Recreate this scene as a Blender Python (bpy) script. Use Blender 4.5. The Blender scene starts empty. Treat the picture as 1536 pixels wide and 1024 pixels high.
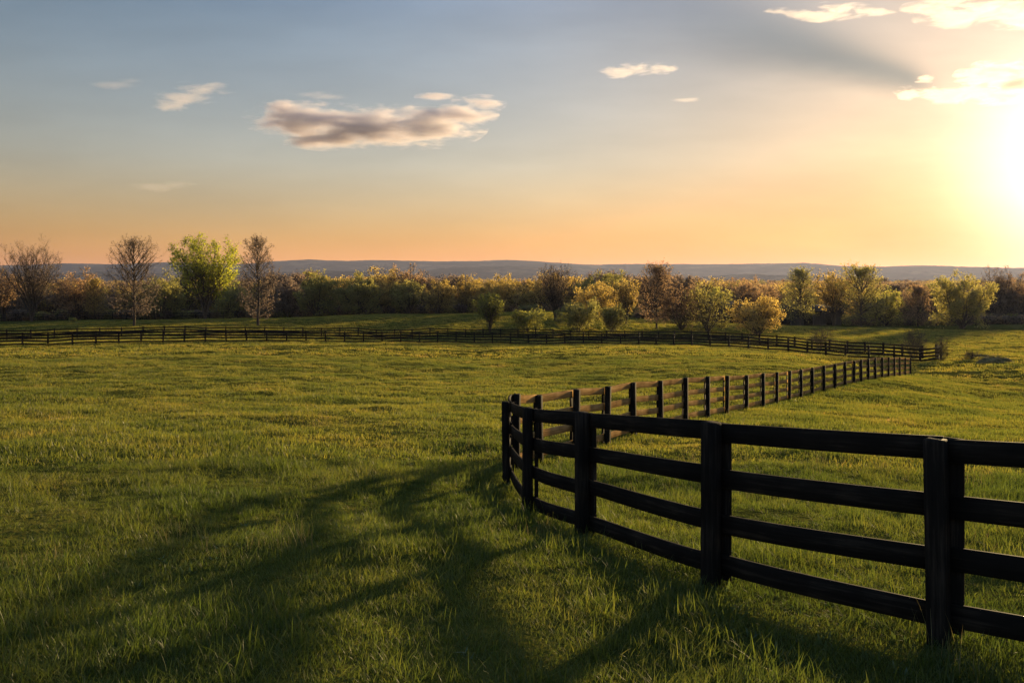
import bpy, math, random
import numpy as np
from mathutils import Vector

# ------------------------------------------------------------------ basics
F, CX, HY = 1200.0, 768.0, 432.0          # focal length, centre column and horizon row of the photograph (pixels)
CZ = 1.82                                  # eye height above the grass
rng = np.random.default_rng(7)
random.seed(7)
scene = bpy.context.scene
col = scene.collection

def P(px, py, d):
    return np.array([(px - CX) / F * d, d, CZ - (py - HY) / F * d])

# ------------------------------------------------------------------ numpy noise
def _hash(ix, iy, s):
    h = (ix.astype(np.int64) * 374761393 + iy.astype(np.int64) * 668265263 + s * 1442695041) & 0xFFFFFFFF
    h = ((h ^ (h >> 13)) * 1274126177) & 0xFFFFFFFF
    return ((h ^ (h >> 16)) & 0xFFFF) / 65535.0

def vnoise(x, y, s=0):
    x = np.asarray(x, float); y = np.asarray(y, float)
    ix = np.floor(x); iy = np.floor(y); fx = x - ix; fy = y - iy
    fx = fx * fx * fx * (fx * (fx * 6 - 15) + 10); fy = fy * fy * fy * (fy * (fy * 6 - 15) + 10)
    a = _hash(ix, iy, s); b = _hash(ix + 1, iy, s); c = _hash(ix, iy + 1, s); d = _hash(ix + 1, iy + 1, s)
    return (a + (b - a) * fx) + ((c + (d - c) * fx) - (a + (b - a) * fx)) * fy - 0.5

def fbm(x, y, s=0, o=4):
    t = 0; a = 1.0
    for i in range(o):
        t = t + a * vnoise(np.asarray(x) * 2 ** i, np.asarray(y) * 2 ** i, s + i); a *= 0.5
    return t

# ------------------------------------------------------------------ mesh helpers
def mesh_np(name, V, polys, mats=(), mat_idx=None, smooth=False):
    """V (n,3); polys: list of (m,k) integer arrays."""
    me = bpy.data.meshes.new(name)
    V = np.asarray(V, np.float32)
    me.vertices.add(len(V)); me.vertices.foreach_set('co', V.ravel())
    polys = [np.asarray(p, np.int32) for p in polys if len(p)]
    loops = np.concatenate([p.ravel() for p in polys])
    tot = np.concatenate([np.full(len(p), p.shape[1], np.int32) for p in polys])
    start = np.concatenate([[0], np.cumsum(tot)[:-1]]).astype(np.int32)
    me.loops.add(len(loops)); me.loops.foreach_set('vertex_index', loops)
    me.polygons.add(len(tot)); me.polygons.foreach_set('loop_start', start); me.polygons.foreach_set('loop_total', tot)
    for m in mats: me.materials.append(m)
    if mat_idx is not None: me.polygons.foreach_set('material_index', np.asarray(mat_idx, np.int32))
    if smooth: me.polygons.foreach_set('use_smooth', np.ones(len(tot), bool))
    me.update(calc_edges=True)
    return me

def link(name, me, parent=None):
    o = bpy.data.objects.new(name, me); col.objects.link(o)
    if parent is not None: o.parent = parent
    return o

def tag(o, label=None, cat=None, group=None, kind=None):
    if label: o['label'] = label
    if cat: o['category'] = cat
    if group: o['group'] = group
    if kind: o['kind'] = kind
    return o

def empty(name, loc):
    o = bpy.data.objects.new(name, None); o.location = loc; o.empty_display_size = 0.3
    col.objects.link(o); return o

class MB:
    """collects vertices and faces of one mesh"""
    def __init__(s): s.v = []; s.f = {}; s.n = 0
    def add(s, V, *polys, m=0):
        V = np.asarray(V, float).reshape(-1, 3)
        for p in polys:
            p = np.asarray(p, int)
            if len(p): s.f.setdefault((p.shape[1], m), []).append(p + s.n)
        s.v.append(V); s.n += len(V)
    def build(s, name, mats, smooth=False):
        polys = []; mi = []
        for (k, m), L in s.f.items():
            a = np.concatenate(L); polys.append(a); mi.append(np.full(len(a), m))
        return mesh_np(name, np.concatenate(s.v), polys, mats, np.concatenate(mi), smooth)

def tubes(mb, C, R, sides, m=0):
    """C (N,K,3) centre lines, R (N,K) radii -> N tubes"""
    C = np.asarray(C, float); N, K, _ = C.shape
    T = np.gradient(C, axis=1); T /= np.linalg.norm(T, axis=2, keepdims=True) + 1e-9
    ref = np.where(np.abs(T[..., 2:3]) > 0.9, np.array([1., 0, 0]), np.array([0, 0, 1.]))
    A = np.cross(T, ref); A /= np.linalg.norm(A, axis=2, keepdims=True) + 1e-9
    B = np.cross(T, A)
    a = np.arange(sides) / sides * 2 * np.pi
    V = C[:, :, None] + R[:, :, None, None] * (A[:, :, None] * np.cos(a)[None, None, :, None] + B[:, :, None] * np.sin(a)[None, None, :, None])
    n, k, j = np.meshgrid(np.arange(N), np.arange(K - 1), np.arange(sides), indexing='ij')
    j2 = (j + 1) % sides; b = n * K * sides
    q = np.stack([b + k * sides + j, b + k * sides + j2, b + (k + 1) * sides + j2, b + (k + 1) * sides + j], -1).reshape(-1, 4)
    mb.add(V, q, m=m)

# ------------------------------------------------------------------ materials
def new_mat(name):
    m = bpy.data.materials.new(name); m.use_nodes = True
    nt = m.node_tree; nt.nodes.clear()
    return m, nt, nt.nodes, nt.links

def N(nt, typ, **kw):
    n = nt.nodes.new(typ)
    for k, v in kw.items():
        if k.startswith('i_'):
            n.inputs[k[2:].replace('_', ' ')].default_value = v
        else: setattr(n, k, v)
    return n

def ramp(nt, fac, stops):
    r = nt.nodes.new('ShaderNodeValToRGB')
    els = r.color_ramp.elements
    while len(els) < len(stops): els.new(0.5)
    for e, (p, c) in zip(els, stops):
        e.position = p; e.color = (*c, 1)
    nt.links.new(fac, r.inputs['Fac'])
    return r.outputs['Color']

def mathn(nt, op, a, b=None, c=None, clamp=False):
    n = nt.nodes.new('ShaderNodeMath'); n.operation = op; n.use_clamp = clamp
    for i, v in enumerate((a, b, c)):
        if v is None: continue
        if isinstance(v, (int, float)): n.inputs[i].default_value = v
        else: nt.links.new(v, n.inputs[i])
    return n.outputs[0]

def maprange(nt, v, a, b, c, d, smooth=False):
    n = nt.nodes.new('ShaderNodeMapRange'); n.clamp = True
    if smooth: n.interpolation_type = 'SMOOTHSTEP'
    nt.links.new(v, n.inputs['Value'])
    for k, x in zip(('From Min', 'From Max', 'To Min', 'To Max'), (a, b, c, d)): n.inputs[k].default_value = x
    return n.outputs[0]

def leaf_material(name, cols, trans, spec=0.05, rough=0.5, wobble=0.35, gscale=0.0):
    """diffuse + translucent leaf; colour varies per leaf island and per object"""
    m, nt, nd, lk = new_mat(name)
    out = N(nt, 'ShaderNodeOutputMaterial'); geo = N(nt, 'ShaderNodeNewGeometry'); oi = N(nt, 'ShaderNodeObjectInfo')
    f = mathn(nt, 'ADD', mathn(nt, 'MULTIPLY', geo.outputs['Random Per Island'], 1 - wobble), mathn(nt, 'MULTIPLY', oi.outputs['Random'], wobble))
    if gscale:
        n = N(nt, 'ShaderNodeTexNoise'); n.inputs['Scale'].default_value = gscale; n.inputs['Detail'].default_value = 6; n.inputs['Roughness'].default_value = 0.6
        lk.new(geo.outputs['Position'], n.inputs['Vector'])
        f = mathn(nt, 'ADD', mathn(nt, 'MULTIPLY', f, 0.65), maprange(nt, n.outputs['Fac'], 0.32, 0.68, -0.12, 0.42))
    c = ramp(nt, f, cols)
    d = N(nt, 'ShaderNodeBsdfDiffuse'); t = N(nt, 'ShaderNodeBsdfTranslucent'); mx = N(nt, 'ShaderNodeMixShader')
    hs = N(nt, 'ShaderNodeHueSaturation'); hs.inputs['Value'].default_value = trans[1]; hs.inputs['Saturation'].default_value = 1.1
    lk.new(c, d.inputs['Color']); lk.new(c, hs.inputs['Color']); lk.new(hs.outputs['Color'], t.inputs['Color'])
    mx.inputs[0].default_value = trans[0]; lk.new(d.outputs[0], mx.inputs[1]); lk.new(t.outputs[0], mx.inputs[2])
    g = N(nt, 'ShaderNodeBsdfGlossy'); g.inputs['Roughness'].default_value = rough; g.inputs['Color'].default_value = (1, 1, 1, 1)
    m2 = N(nt, 'ShaderNodeMixShader'); m2.inputs[0].default_value = spec
    lk.new(mx.outputs[0], m2.inputs[1]); lk.new(g.outputs[0], m2.inputs[2]); lk.new(m2.outputs[0], out.inputs['Surface'])
    return m

def bark_material(name, c1, c2, scale=3.0):
    m, nt, nd, lk = new_mat(name)
    out = N(nt, 'ShaderNodeOutputMaterial'); b = N(nt, 'ShaderNodeBsdfPrincipled'); geo = N(nt, 'ShaderNodeNewGeometry')
    n = N(nt, 'ShaderNodeTexNoise'); n.inputs['Scale'].default_value = scale; n.inputs['Detail'].default_value = 5
    lk.new(geo.outputs['Position'], n.inputs['Vector'])
    lk.new(ramp(nt, n.outputs['Fac'], [(0.3, c1), (0.7, c2)]), b.inputs['Base Color'])
    b.inputs['Roughness'].default_value = 0.9; b.inputs['Specular IOR Level'].default_value = 0.2
    lk.new(b.outputs[0], out.inputs['Surface'])
    return m

def wood_material(name, stops, spec=0.02):
    m, nt, nd, lk = new_mat(name)
    out = N(nt, 'ShaderNodeOutputMaterial'); b = N(nt, 'ShaderNodeBsdfPrincipled')
    at = N(nt, 'ShaderNodeAttribute'); at.attribute_name = 'grain'
    geo = N(nt, 'ShaderNodeNewGeometry')
    mp = N(nt, 'ShaderNodeMapping'); mp.inputs['Scale'].default_value = (1.6, 34, 34)
    lk.new(at.outputs['Vector'], mp.inputs['Vector'])
    n1 = N(nt, 'ShaderNodeTexNoise'); n1.inputs['Scale'].default_value = 1.0; n1.inputs['Detail'].default_value = 6; n1.inputs['Roughness'].default_value = 0.65
    lk.new(mp.outputs[0], n1.inputs['Vector'])
    n2 = N(nt, 'ShaderNodeTexNoise'); n2.inputs['Scale'].default_value = 2.3; n2.inputs['Detail'].default_value = 4
    lk.new(geo.outputs['Position'], n2.inputs['Vector'])
    f = mathn(nt, 'ADD', mathn(nt, 'MULTIPLY', n1.outputs['Fac'], 0.6), mathn(nt, 'MULTIPLY', n2.outputs['Fac'], 0.4))
    c = ramp(nt, f, stops)
    lk.new(c, b.inputs['Base Color']); b.inputs['Roughness'].default_value = 0.75; b.inputs['Specular IOR Level'].default_value = spec
    bp = N(nt, 'ShaderNodeBump'); bp.inputs['Strength'].default_value = 0.5; bp.inputs['Distance'].default_value = 0.006
    lk.new(n1.outputs['Fac'], bp.inputs['Height']); lk.new(bp.outputs[0], b.inputs['Normal'])
    lk.new(b.outputs[0], out.inputs['Surface'])
    return m
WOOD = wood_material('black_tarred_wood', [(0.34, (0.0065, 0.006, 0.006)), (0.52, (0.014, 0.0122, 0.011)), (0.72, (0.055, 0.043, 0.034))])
SUN_TINTED = wood_material('sun_tinted_brown_boards', [(0.34, (0.11, 0.066, 0.028)), (0.52, (0.30, 0.185, 0.078)), (0.70, (0.50, 0.33, 0.15))], 0.0)  # bright orange copy of the fence wood, low sunlight painted into its colour
BARK = bark_material('bark', (0.035, 0.026, 0.020), (0.09, 0.066, 0.048))
BARK_DARK = bark_material('dark_bark', (0.018, 0.014, 0.012), (0.05, 0.038, 0.03))
def L(name, a, b, c, t=(0.70, 2.0), k=2.05): return leaf_material(name, [(p, tuple(min(.5, x * k) for x in q)) for p, q in ((0.0, a), (0.5, b), (1.0, c))], t, spec=0.02)
LEAF = {
 'green':  L('green_leaves', (0.056, 0.066, 0.011), (0.100, 0.104, 0.016), (0.170, 0.155, 0.026)),
 'yellow': L('yellow_green_leaves', (0.052, 0.058, 0.014), (0.088, 0.086, 0.021), (0.140, 0.122, 0.031)),
 'dark':   L('dull_green_leaves', (0.036, 0.046, 0.018), (0.060, 0.066, 0.024), (0.100, 0.092, 0.032)),
 'gold':   L('golden_buds', (0.080, 0.060, 0.022), (0.135, 0.100, 0.032), (0.210, 0.150, 0.050)),
 'bronze': L('bronze_buds', (0.055, 0.038, 0.024), (0.092, 0.061, 0.034), (0.145, 0.094, 0.048)),
 'olive':  L('olive_buds', (0.050, 0.050, 0.018), (0.088, 0.080, 0.025), (0.140, 0.115, 0.036)),
 'brown':  L('brown_buds', (0.032, 0.025, 0.020), (0.056, 0.042, 0.032), (0.088, 0.064, 0.044)),
}

# ------------------------------------------------------------------ measured fence lines (photo pixels)
H = 1.40
front = [(1410, 655, 965), (1066, 632, 882), (873, 617.5, 806), (791, 610.5, 773), (760, 601, 728)]
far_run = [(774, 595, 704), (810, 588.5, 694.5), (864, 582, 678), (911, 577, 667), (951, 573, 653), (992, 571, 644), (1029, 568, 634), (1062, 566.5, 627),
           (1090, 564.5, 621), (1120, 562.5, 616), (1145, 560, 610), (1165, 558, 606), (1184, 556, 601), (1202, 553.5, 596.5), (1219, 550.5, 591.5),
           (1236, 548, 587), (1253, 544.5, 582.5), (1268, 542, 578.5), (1281, 540, 576), (1292, 539, 573), (1303, 538, 571), (1313.5, 537, 569),
           (1323.5, 536.6, 567.5), (1333, 536.4, 566), (1342, 536.2, 565), (1350, 536, 563.5), (1358, 535.8, 562.3), (1366, 535.6, 561)]
def posts_from(lst):
    return np.array([P(px, yb, F * H / (yb - yt)) for px, yt, yb in lst])
A = posts_from(front); B = posts_from(far_run)
# ease the measured depths of the long run so that its posts stand evenly
db = B[:, 1].copy(); k = np.arange(len(db)); cf = np.polyfit(k, 1 / db, 4); db2 = 1 / np.polyval(cf, k)
B = np.array([P(px, yb, d) for (px, yt, yb), d in zip(far_run, db2)])
R0 = np.array([[4.25, 4.05, 0], [5.75, 2.95, 0], [7.3, 1.95, 0], [8.9, 1.05, 0]])   # posts that go on out of frame

def curve_pts(tab, xs):
    t = np.array(tab); return [P(x, np.interp(x, t[:, 0], t[:, 1]), np.interp(x, t[:, 0], t[:, 2])) for x in xs]
paddock_tab = [(-420, 533, 74), (-150, 524, 84), (0, 520.5, 88), (86, 518, 91), (200, 516, 96), (300, 514.3, 100), (420, 513, 103), (552, 512.5, 106), (744, 513.7, 108), (951, 516.5, 105), (1079, 520.5, 98), (1190, 526.5, 92), (1271, 533, 86), (1350, 540.5, 83), (1401, 546, 81)]
lane_tab = [(-420, 520, 95), (-150, 514.5, 106), (0, 511, 112), (86, 508, 115), (300, 504.8, 122), (400, 503.8, 126), (470, 506, 128), (552, 508.0, 130), (744, 506.7, 132), (951, 509.6, 128), (1079, 514.2, 118), (1190, 521, 108), (1271, 528.8, 100), (1340, 535, 93), (1395, 541, 88)]
xs = np.arange(-420, 1401, 12.0)
padC = np.array(curve_pts(paddock_tab, xs)); laneC = np.array(curve_pts(lane_tab, xs))

# ------------------------------------------------------------------ terrain
ctrl = [A, B, padC[::12], laneC[::12]]
def C(px, py, d): ctrl.append(P(px, py, d)[None])
def W(x, y, z): ctrl.append(np.array([[x, y, CZ + z]]))
W(0, 0, -1.82); W(0, -9, -1.0); W(-8, -6, -1.1); W(8, -6, -1.3); W(0, -30, 0.6); W(-30, -20, 0); W(30, -20, -0.6)
W(-4, 6, -2.38); W(-8, 10, -2.72); W(-14, 20, -3.55); W(-5, 20, -3.62); W(-24, 35, -4.55); W(-10, 35, -4.75); W(-30, 55, -5.45); W(0, 55, -6.05); W(-5, 80, -6.75)
W(6, 8, -2.55); W(10, 12, -2.95); W(20, 22, -4.0); W(45, 40, -5.7); W(4, 2, -2.0); W(-4, 2, -1.95); W(9, 3, -2.0)
C(1530, 600, 52); C(1480, 560, 68); C(1530, 536, 88); C(1440, 525, 105); C(1530, 512, 122); C(1430, 500, 146); C(1530, 496.5, 160)
C(1300, 505, 135); C(1300, 493, 165); C(1536, 490, 190); C(1410, 488, 205); C(1290, 489, 200); C(1195, 489, 200); C(1110, 489.5, 195); C(1900, 487, 210); C(1900, 530, 100)
for px, py, d in [(-250, 488, 175), (0, 485.5, 172), (110, 482.5, 172), (200, 481.8, 174), (290, 480, 176), (384, 478, 178), (480, 476, 178), (590, 473.2, 180), (700, 471, 180), (760, 469.5, 180), (820, 467.5, 180), (880, 473, 180), (950, 481, 180), (1040, 483.5, 185)]: C(px, py, d)
for px, py, d in [(0, 492, 150), (200, 489.5, 150), (387, 488, 150), (560, 487, 152), (700, 486, 152), (830, 483, 155), (960, 491, 152), (1060, 497, 140), (1137, 500, 138)]: C(px, py, d)
for px in (-700, 0, 400, 768, 1100, 1500, 2200):
    W((px - CX) / F * 235, 235, -9.6); W((px - CX) / F * 330, 330, -11); W((px - CX) / F * 600, 600, -9); W((px - CX) / F * 1000, 1000, -4); W((px - CX) / F * 1500, 1500, -1); W((px - CX) / F * 3500, 3500, 2)
W(-300, 0, -5); W(300, 0, -6); W(0, -300, 0); W(-1500, 0, -4); W(1500, 0, -4); W(0, -1500, -2); W(-4000, 0, 0); W(4000, 0, 0); W(0, -4000, 0)
ctrl = np.concatenate(ctrl)
def warp(x, y):
    r = np.hypot(x, y) + 1e-6; s = np.log1p(r / 14.0) / r
    return np.stack([x * s, y * s], -1)
Q = warp(ctrl[:, 0], ctrl[:, 1])
def tps(r2): return 0.5 * r2 * np.log(r2 + 1e-12)
D2 = ((Q[:, None] - Q[None]) ** 2).sum(-1); n = len(Q)
M = np.zeros((n + 3, n + 3)); M[:n, :n] = tps(D2) + np.eye(n) * 4e-4
M[:n, n] = 1; M[:n, n + 1:] = Q; M[n, :n] = 1; M[n + 1:, :n] = Q.T
SOL = np.linalg.solve(M, np.concatenate([ctrl[:, 2], np.zeros(3)]))
FL = np.concatenate([np.linspace(p_, q_, 7)[:-1] for p_, q_ in zip(np.concatenate([R0[::-1], A, B])[:-1], np.concatenate([R0[::-1], A, B])[1:])])
def ground(x, y):
    x = np.atleast_1d(np.asarray(x, float)); y = np.atleast_1d(np.asarray(y, float)); out = np.empty(len(x))
    for a in range(0, len(x), 20000):
        q = warp(x[a:a + 20000], y[a:a + 20000])
        out[a:a + 20000] = tps(((q[:, None] - Q[None]) ** 2).sum(-1)) @ SOL[:n] + SOL[n] + q @ SOL[n + 1:]
    r = np.hypot(x, y)
    und = vnoise(x / 17, y / 17, 3) * 0.30 * np.clip((r - 25) / 60, 0, 1) + vnoise(x / 45, y / 45, 8) * 1.3 * np.clip((r - 90) / 60, 0, 1) * np.clip((x - 20) / 40, 0, 1) * np.clip((230 - r) / 40, 0, 1)
    hum = fbm(x / 1.6, y / 1.6, 21, 3) * 0.13 + vnoise(x / 4.2, y / 4.2, 31) * 0.17
    near = (r < 75); dm = np.full(len(x), 9.0); ii = np.where(near)[0]
    for a in range(0, len(ii), 20000):
        j = ii[a:a + 20000]; dm[j] = np.sqrt(((x[j, None] - FL[None, :, 0]) ** 2 + (y[j, None] - FL[None, :, 1]) ** 2).min(1))
    hum = hum * (0.15 + 0.85 * np.clip(dm / 1.8, 0, 1))
    return out + und + hum * np.clip((r - 1) / 4, 0.2, 1)

def ground1(x, y): return float(ground([x], [y])[0])

def ground_sheet():
    rad = np.concatenate([np.geomspace(0.5, 12, 90), np.geomspace(12, 250, 300)[1:], np.geomspace(250, 11000, 60)[1:]])
    fine = np.radians(np.linspace(-52, 52, 560)); coarse = np.radians(np.linspace(52, 308, 130)[1:-1])
    th = np.concatenate([fine, coarse]); nt_ = len(th)
    RR, TT = np.meshgrid(rad, th, indexing='ij')
    x = (RR * np.sin(TT)).ravel(); y = (RR * np.cos(TT)).ravel()
    V = np.stack([x, y, ground(x, y)], -1)
    V = np.concatenate([V, [[0, 0, ground1(0, 0)]]])
    i, j = np.meshgrid(np.arange(len(rad) - 1), np.arange(nt_), indexing='ij'); j2 = (j + 1) % nt_
    q = np.stack([i * nt_ + j, (i + 1) * nt_ + j, (i + 1) * nt_ + j2, i * nt_ + j2], -1).reshape(-1, 4)
    jj = np.arange(nt_); tri = np.stack([np.full(nt_, len(V) - 1), jj, (jj + 1) % nt_], -1)
    m, nt, nd, lk = new_mat('meadow_soil')
    out = N(nt, 'ShaderNodeOutputMaterial'); b = N(nt, 'ShaderNodeBsdfPrincipled'); geo = N(nt, 'ShaderNodeNewGeometry')
    n1 = N(nt, 'ShaderNodeTexNoise'); n1.inputs['Scale'].default_value = 0.35; n1.inputs['Detail'].default_value = 8; n1.inputs['Roughness'].default_value = 0.65
    n2 = N(nt, 'ShaderNodeTexNoise'); n2.inputs['Scale'].default_value = 9; n2.inputs['Detail'].default_value = 5
    lk.new(geo.outputs['Position'], n1.inputs['Vector']); lk.new(geo.outputs['Position'], n2.inputs['Vector'])
    f = mathn(nt, 'ADD', mathn(nt, 'MULTIPLY', n1.outputs['Fac'], 0.6), mathn(nt, 'MULTIPLY', n2.outputs['Fac'], 0.4))
    lk.new(ramp(nt, f, [(0.34, (0.024, 0.030, 0.008)), (0.52, (0.062, 0.064, 0.013)), (0.68, (0.12, 0.10, 0.022))]), b.inputs['Base Color'])
    b.inputs['Roughness'].default_value = 1.0; b.inputs['Specular IOR Level'].default_value = 0.0
    bp = N(nt, 'ShaderNodeBump'); bp.inputs['Strength'].default_value = 0.8; bp.inputs['Distance'].default_value = 0.12
    lk.new(n2.outputs['Fac'], bp.inputs['Height']); lk.new(bp.outputs[0], b.inputs['Normal'])
    lk.new(b.outputs[0], out.inputs['Surface'])
    o = link('ground', mesh_np('ground', V, [q, tri], [m], smooth=True)); tag(o, kind='structure')
    return V[:, 2].min()
ZMIN = ground_sheet()

# ------------------------------------------------------------------ hills
def hills():
    sil = np.array([(-2600, 402), (-900, 396), (-300, 399), (0, 400), (100, 397), (160, 398.5), (230, 397), (330, 398), (380, 397), (415, 393.5), (465, 390.5), (520, 392.5), (600, 391.5), (650, 393), (700, 394.5), (760, 393), (830, 395.5), (900, 396.5), (960, 395.5), (1030, 397), (1100, 397), (1150, 398.5), (1180, 398), (1205, 397.5), (1260, 402), (1330, 403.5), (1400, 403.5), (1440, 404.5), (1480, 403), (1540, 404), (1700, 402), (2200, 399), (4200, 404)])
    px = np.concatenate([np.linspace(-2600, -200, 60)[:-1], np.linspace(-200, 1740, 700), np.linspace(1740, 4200, 60)[1:]])
    dd = np.concatenate([np.linspace(1650, 3400, 30)[:-1], np.linspace(3400, 6600, 110), np.linspace(6600, 8800, 14)[1:]])
    DD, PX = np.meshgrid(dd, px, indexing='ij')
    top = (HY - np.interp(PX, sil[:, 0], sil[:, 1])) / F
    X = (PX - CX) / F * DD
    def bump(c, w): return np.exp(-((DD - c) / w) ** 2)
    z = CZ - 4 + np.clip((DD - 1650) / 1700, 0, 1) * 22
    c1 = 6000 + fbm(X / 1400, X * 0 + 3, 5, 2) * 500
    r1 = top * 6000 - 12 + fbm(X / 700, X * 0 + 5, 71, 2) * 14
    n2 = np.clip(0.45 + fbm(X / 1500, X * 0 + 9, 15, 3) * 1.1, 0.0, 1)
    r2 = top * 4700 * 0.84 * n2
    r3 = top * 3900 * 0.55 * np.clip(0.5 + fbm(X / 1100, X * 0 + 1, 25, 3) * 1.3, 0, 1)
    z = z + np.maximum(np.maximum(r1 * bump(c1, 950), r2 * bump(4700, 430)), r3 * bump(3850, 330))
    rough = (fbm(X / 420, DD / 420, 44, 4) * 20 + vnoise(X / 34, DD / 34, 55) * 9) * np.clip((DD - 1650) / 900, 0.1, 1) * (0.35 + 0.65 * np.clip(np.abs(DD - 6000) / 1000, 0, 1))
    z = z + rough
    V = np.stack([X, DD, z], -1).reshape(-1, 3); m_ = len(px)
    i, j = np.meshgrid(np.arange(len(dd) - 1), np.arange(m_ - 1), indexing='ij')
    q = np.stack([i * m_ + j, i * m_ + j + 1, (i + 1) * m_ + j + 1, (i + 1) * m_ + j], -1).reshape(-1, 4)
    m, nt, nd, lk = new_mat('forested_hills')
    out = N(nt, 'ShaderNodeOutputMaterial'); b = N(nt, 'ShaderNodeBsdfPrincipled'); geo = N(nt, 'ShaderNodeNewGeometry')
    n1 = N(nt, 'ShaderNodeTexNoise'); n1.inputs['Scale'].default_value = 0.0035; n1.inputs['Detail'].default_value = 7; n1.inputs['Roughness'].default_value = 0.6
    lk.new(geo.outputs['Position'], n1.inputs['Vector'])
    lk.new(ramp(nt, n1.outputs['Fac'], [(0.40, (0.014, 0.016, 0.014)), (0.54, (0.034, 0.031, 0.026)), (0.64, (0.10, 0.08, 0.05))]), b.inputs['Base Color'])
    b.inputs['Roughness'].default_value = 1; b.inputs['Specular IOR Level'].default_value = 0
    lk.new(b.outputs[0], out.inputs['Surface'])
    tag(link('hills', mesh_np('hills', V, [q], [m], smooth=True)), kind='structure')
    return V[:, 2].max()
ZTOP = hills()

# ------------------------------------------------------------------ fences
def spline(Pts, per):
    Pts = np.asarray(Pts); n_ = len(Pts)
    E = np.concatenate([[2 * Pts[0] - Pts[1]], Pts, [2 * Pts[-1] - Pts[-2]]]); out = []
    for i in range(n_ - 1):
        p0, p1, p2, p3 = E[i], E[i + 1], E[i + 2], E[i + 3]
        for t in np.arange(per) / per:
            out.append(0.5 * (2 * p1 + (p2 - p0) * t + (2 * p0 - 5 * p1 + 4 * p2 - p3) * t * t + (3 * p1 - p0 - 3 * p2 + p3) * t ** 3))
    out.append(Pts[-1]); return np.array(out)

def side_normals(Pt):
    T = np.gradient(Pt[:, :2], axis=0); T /= np.linalg.norm(T, axis=1, keepdims=True) + 1e-9
    return np.stack([T[:, 1], -T[:, 0]], -1)                    # to the right of travel

def set_grain(me, g):
    a = me.attributes.new('grain', 'FLOAT_VECTOR', 'POINT'); a.data.foreach_set('vector', np.asarray(g, np.float32).ravel())

def sweep_rail(path, z0, h, th, ch=0.003):
    """plank: path (k,3) centre line on the ground line, bottom edge z0 above it"""
    k_ = len(path); nrm = side_normals(path)
    prof = np.array([(-th/2 + ch, 0), (th/2 - ch, 0), (th/2, ch), (th/2, h - ch), (th/2 - ch, h), (-th/2 + ch, h), (-th/2, h - ch), (-th/2, ch)])
    V = np.zeros((k_, 8, 3))
    V[:, :, :2] = path[:, None, :2] + nrm[:, None] * prof[None, :, 0:1]
    V[:, :, 2] = path[:, None, 2] + z0 + prof[None, :, 1]
    i, j = np.meshgrid(np.arange(k_ - 1), np.arange(8), indexing='ij'); j2 = (j + 1) % 8
    q = np.stack([i * 8 + j, (i + 1) * 8 + j, (i + 1) * 8 + j2, i * 8 + j2], -1).reshape(-1, 4)
    caps = np.array([[0, 1, 2, 3, 4, 5, 6, 7][::1], list(range((k_ - 1) * 8 + 7, (k_ - 1) * 8 - 1, -1))])
    L_ = np.concatenate([[0], np.cumsum(np.linalg.norm(np.diff(path, axis=0), axis=1))])
    g = np.stack([np.repeat(L_, 8) + rng.random() * 50, np.tile(prof[:, 1], k_) + z0, np.tile(prof[:, 0], k_)], -1)
    return V.reshape(-1, 3), q, caps, g

def upright(base, along, w, d, z0, z1, ch=0.006, lean=(0, 0)):
    """a squared timber standing at base; 'along' is the fence direction"""
    t = np.array([along[0], along[1]]); t = t / np.linalg.norm(t); nn = np.array([t[1], -t[0]])
    pr = np.array([(-w/2 + ch, -d/2), (w/2 - ch, -d/2), (w/2, -d/2 + ch), (w/2, d/2 - ch), (w/2 - ch, d/2), (-w/2 + ch, d/2), (-w/2, d/2 - ch), (-w/2, -d/2 + ch)])
    zs = [z0, z0 + (z1 - z0) * .33, z0 + (z1 - z0) * .66, z1 - 0.012, z1]; V = []
    for i, z in enumerate(zs):
        s = 1 - (0.10 if i == 4 else 0) ; wob = rng.normal(0, 0.0018, (8, 2))
        xy = base[:2] + (pr[:, 0:1] * t + pr[:, 1:2] * nn) * s + np.array(lean) * (z - z0) + wob
        V.append(np.concatenate([xy, np.full((8, 1), base[2] + z)], 1))
    V = np.concatenate(V)
    i, j = np.meshgrid(np.arange(4), np.arange(8), indexing='ij'); j2 = (j + 1) % 8
    q = np.stack([i * 8 + j, i * 8 + j2, (i + 1) * 8 + j2, (i + 1) * 8 + j], -1).reshape(-1, 4)
    cap = np.array([[32 + k_ for k_ in range(8)]])
    g = np.stack([V[:, 2] - base[2] + rng.random() * 50, np.tile(pr[:, 0], 5), np.tile(pr[:, 1], 5)], -1)
    return V, q, cap, g

def part(name, parent, V, polys, g, root, mat=None):
    me = mesh_np(name, V - root, polys, [mat or WOOD]); set_grain(me, g)
    return link(name, me, parent)

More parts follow.
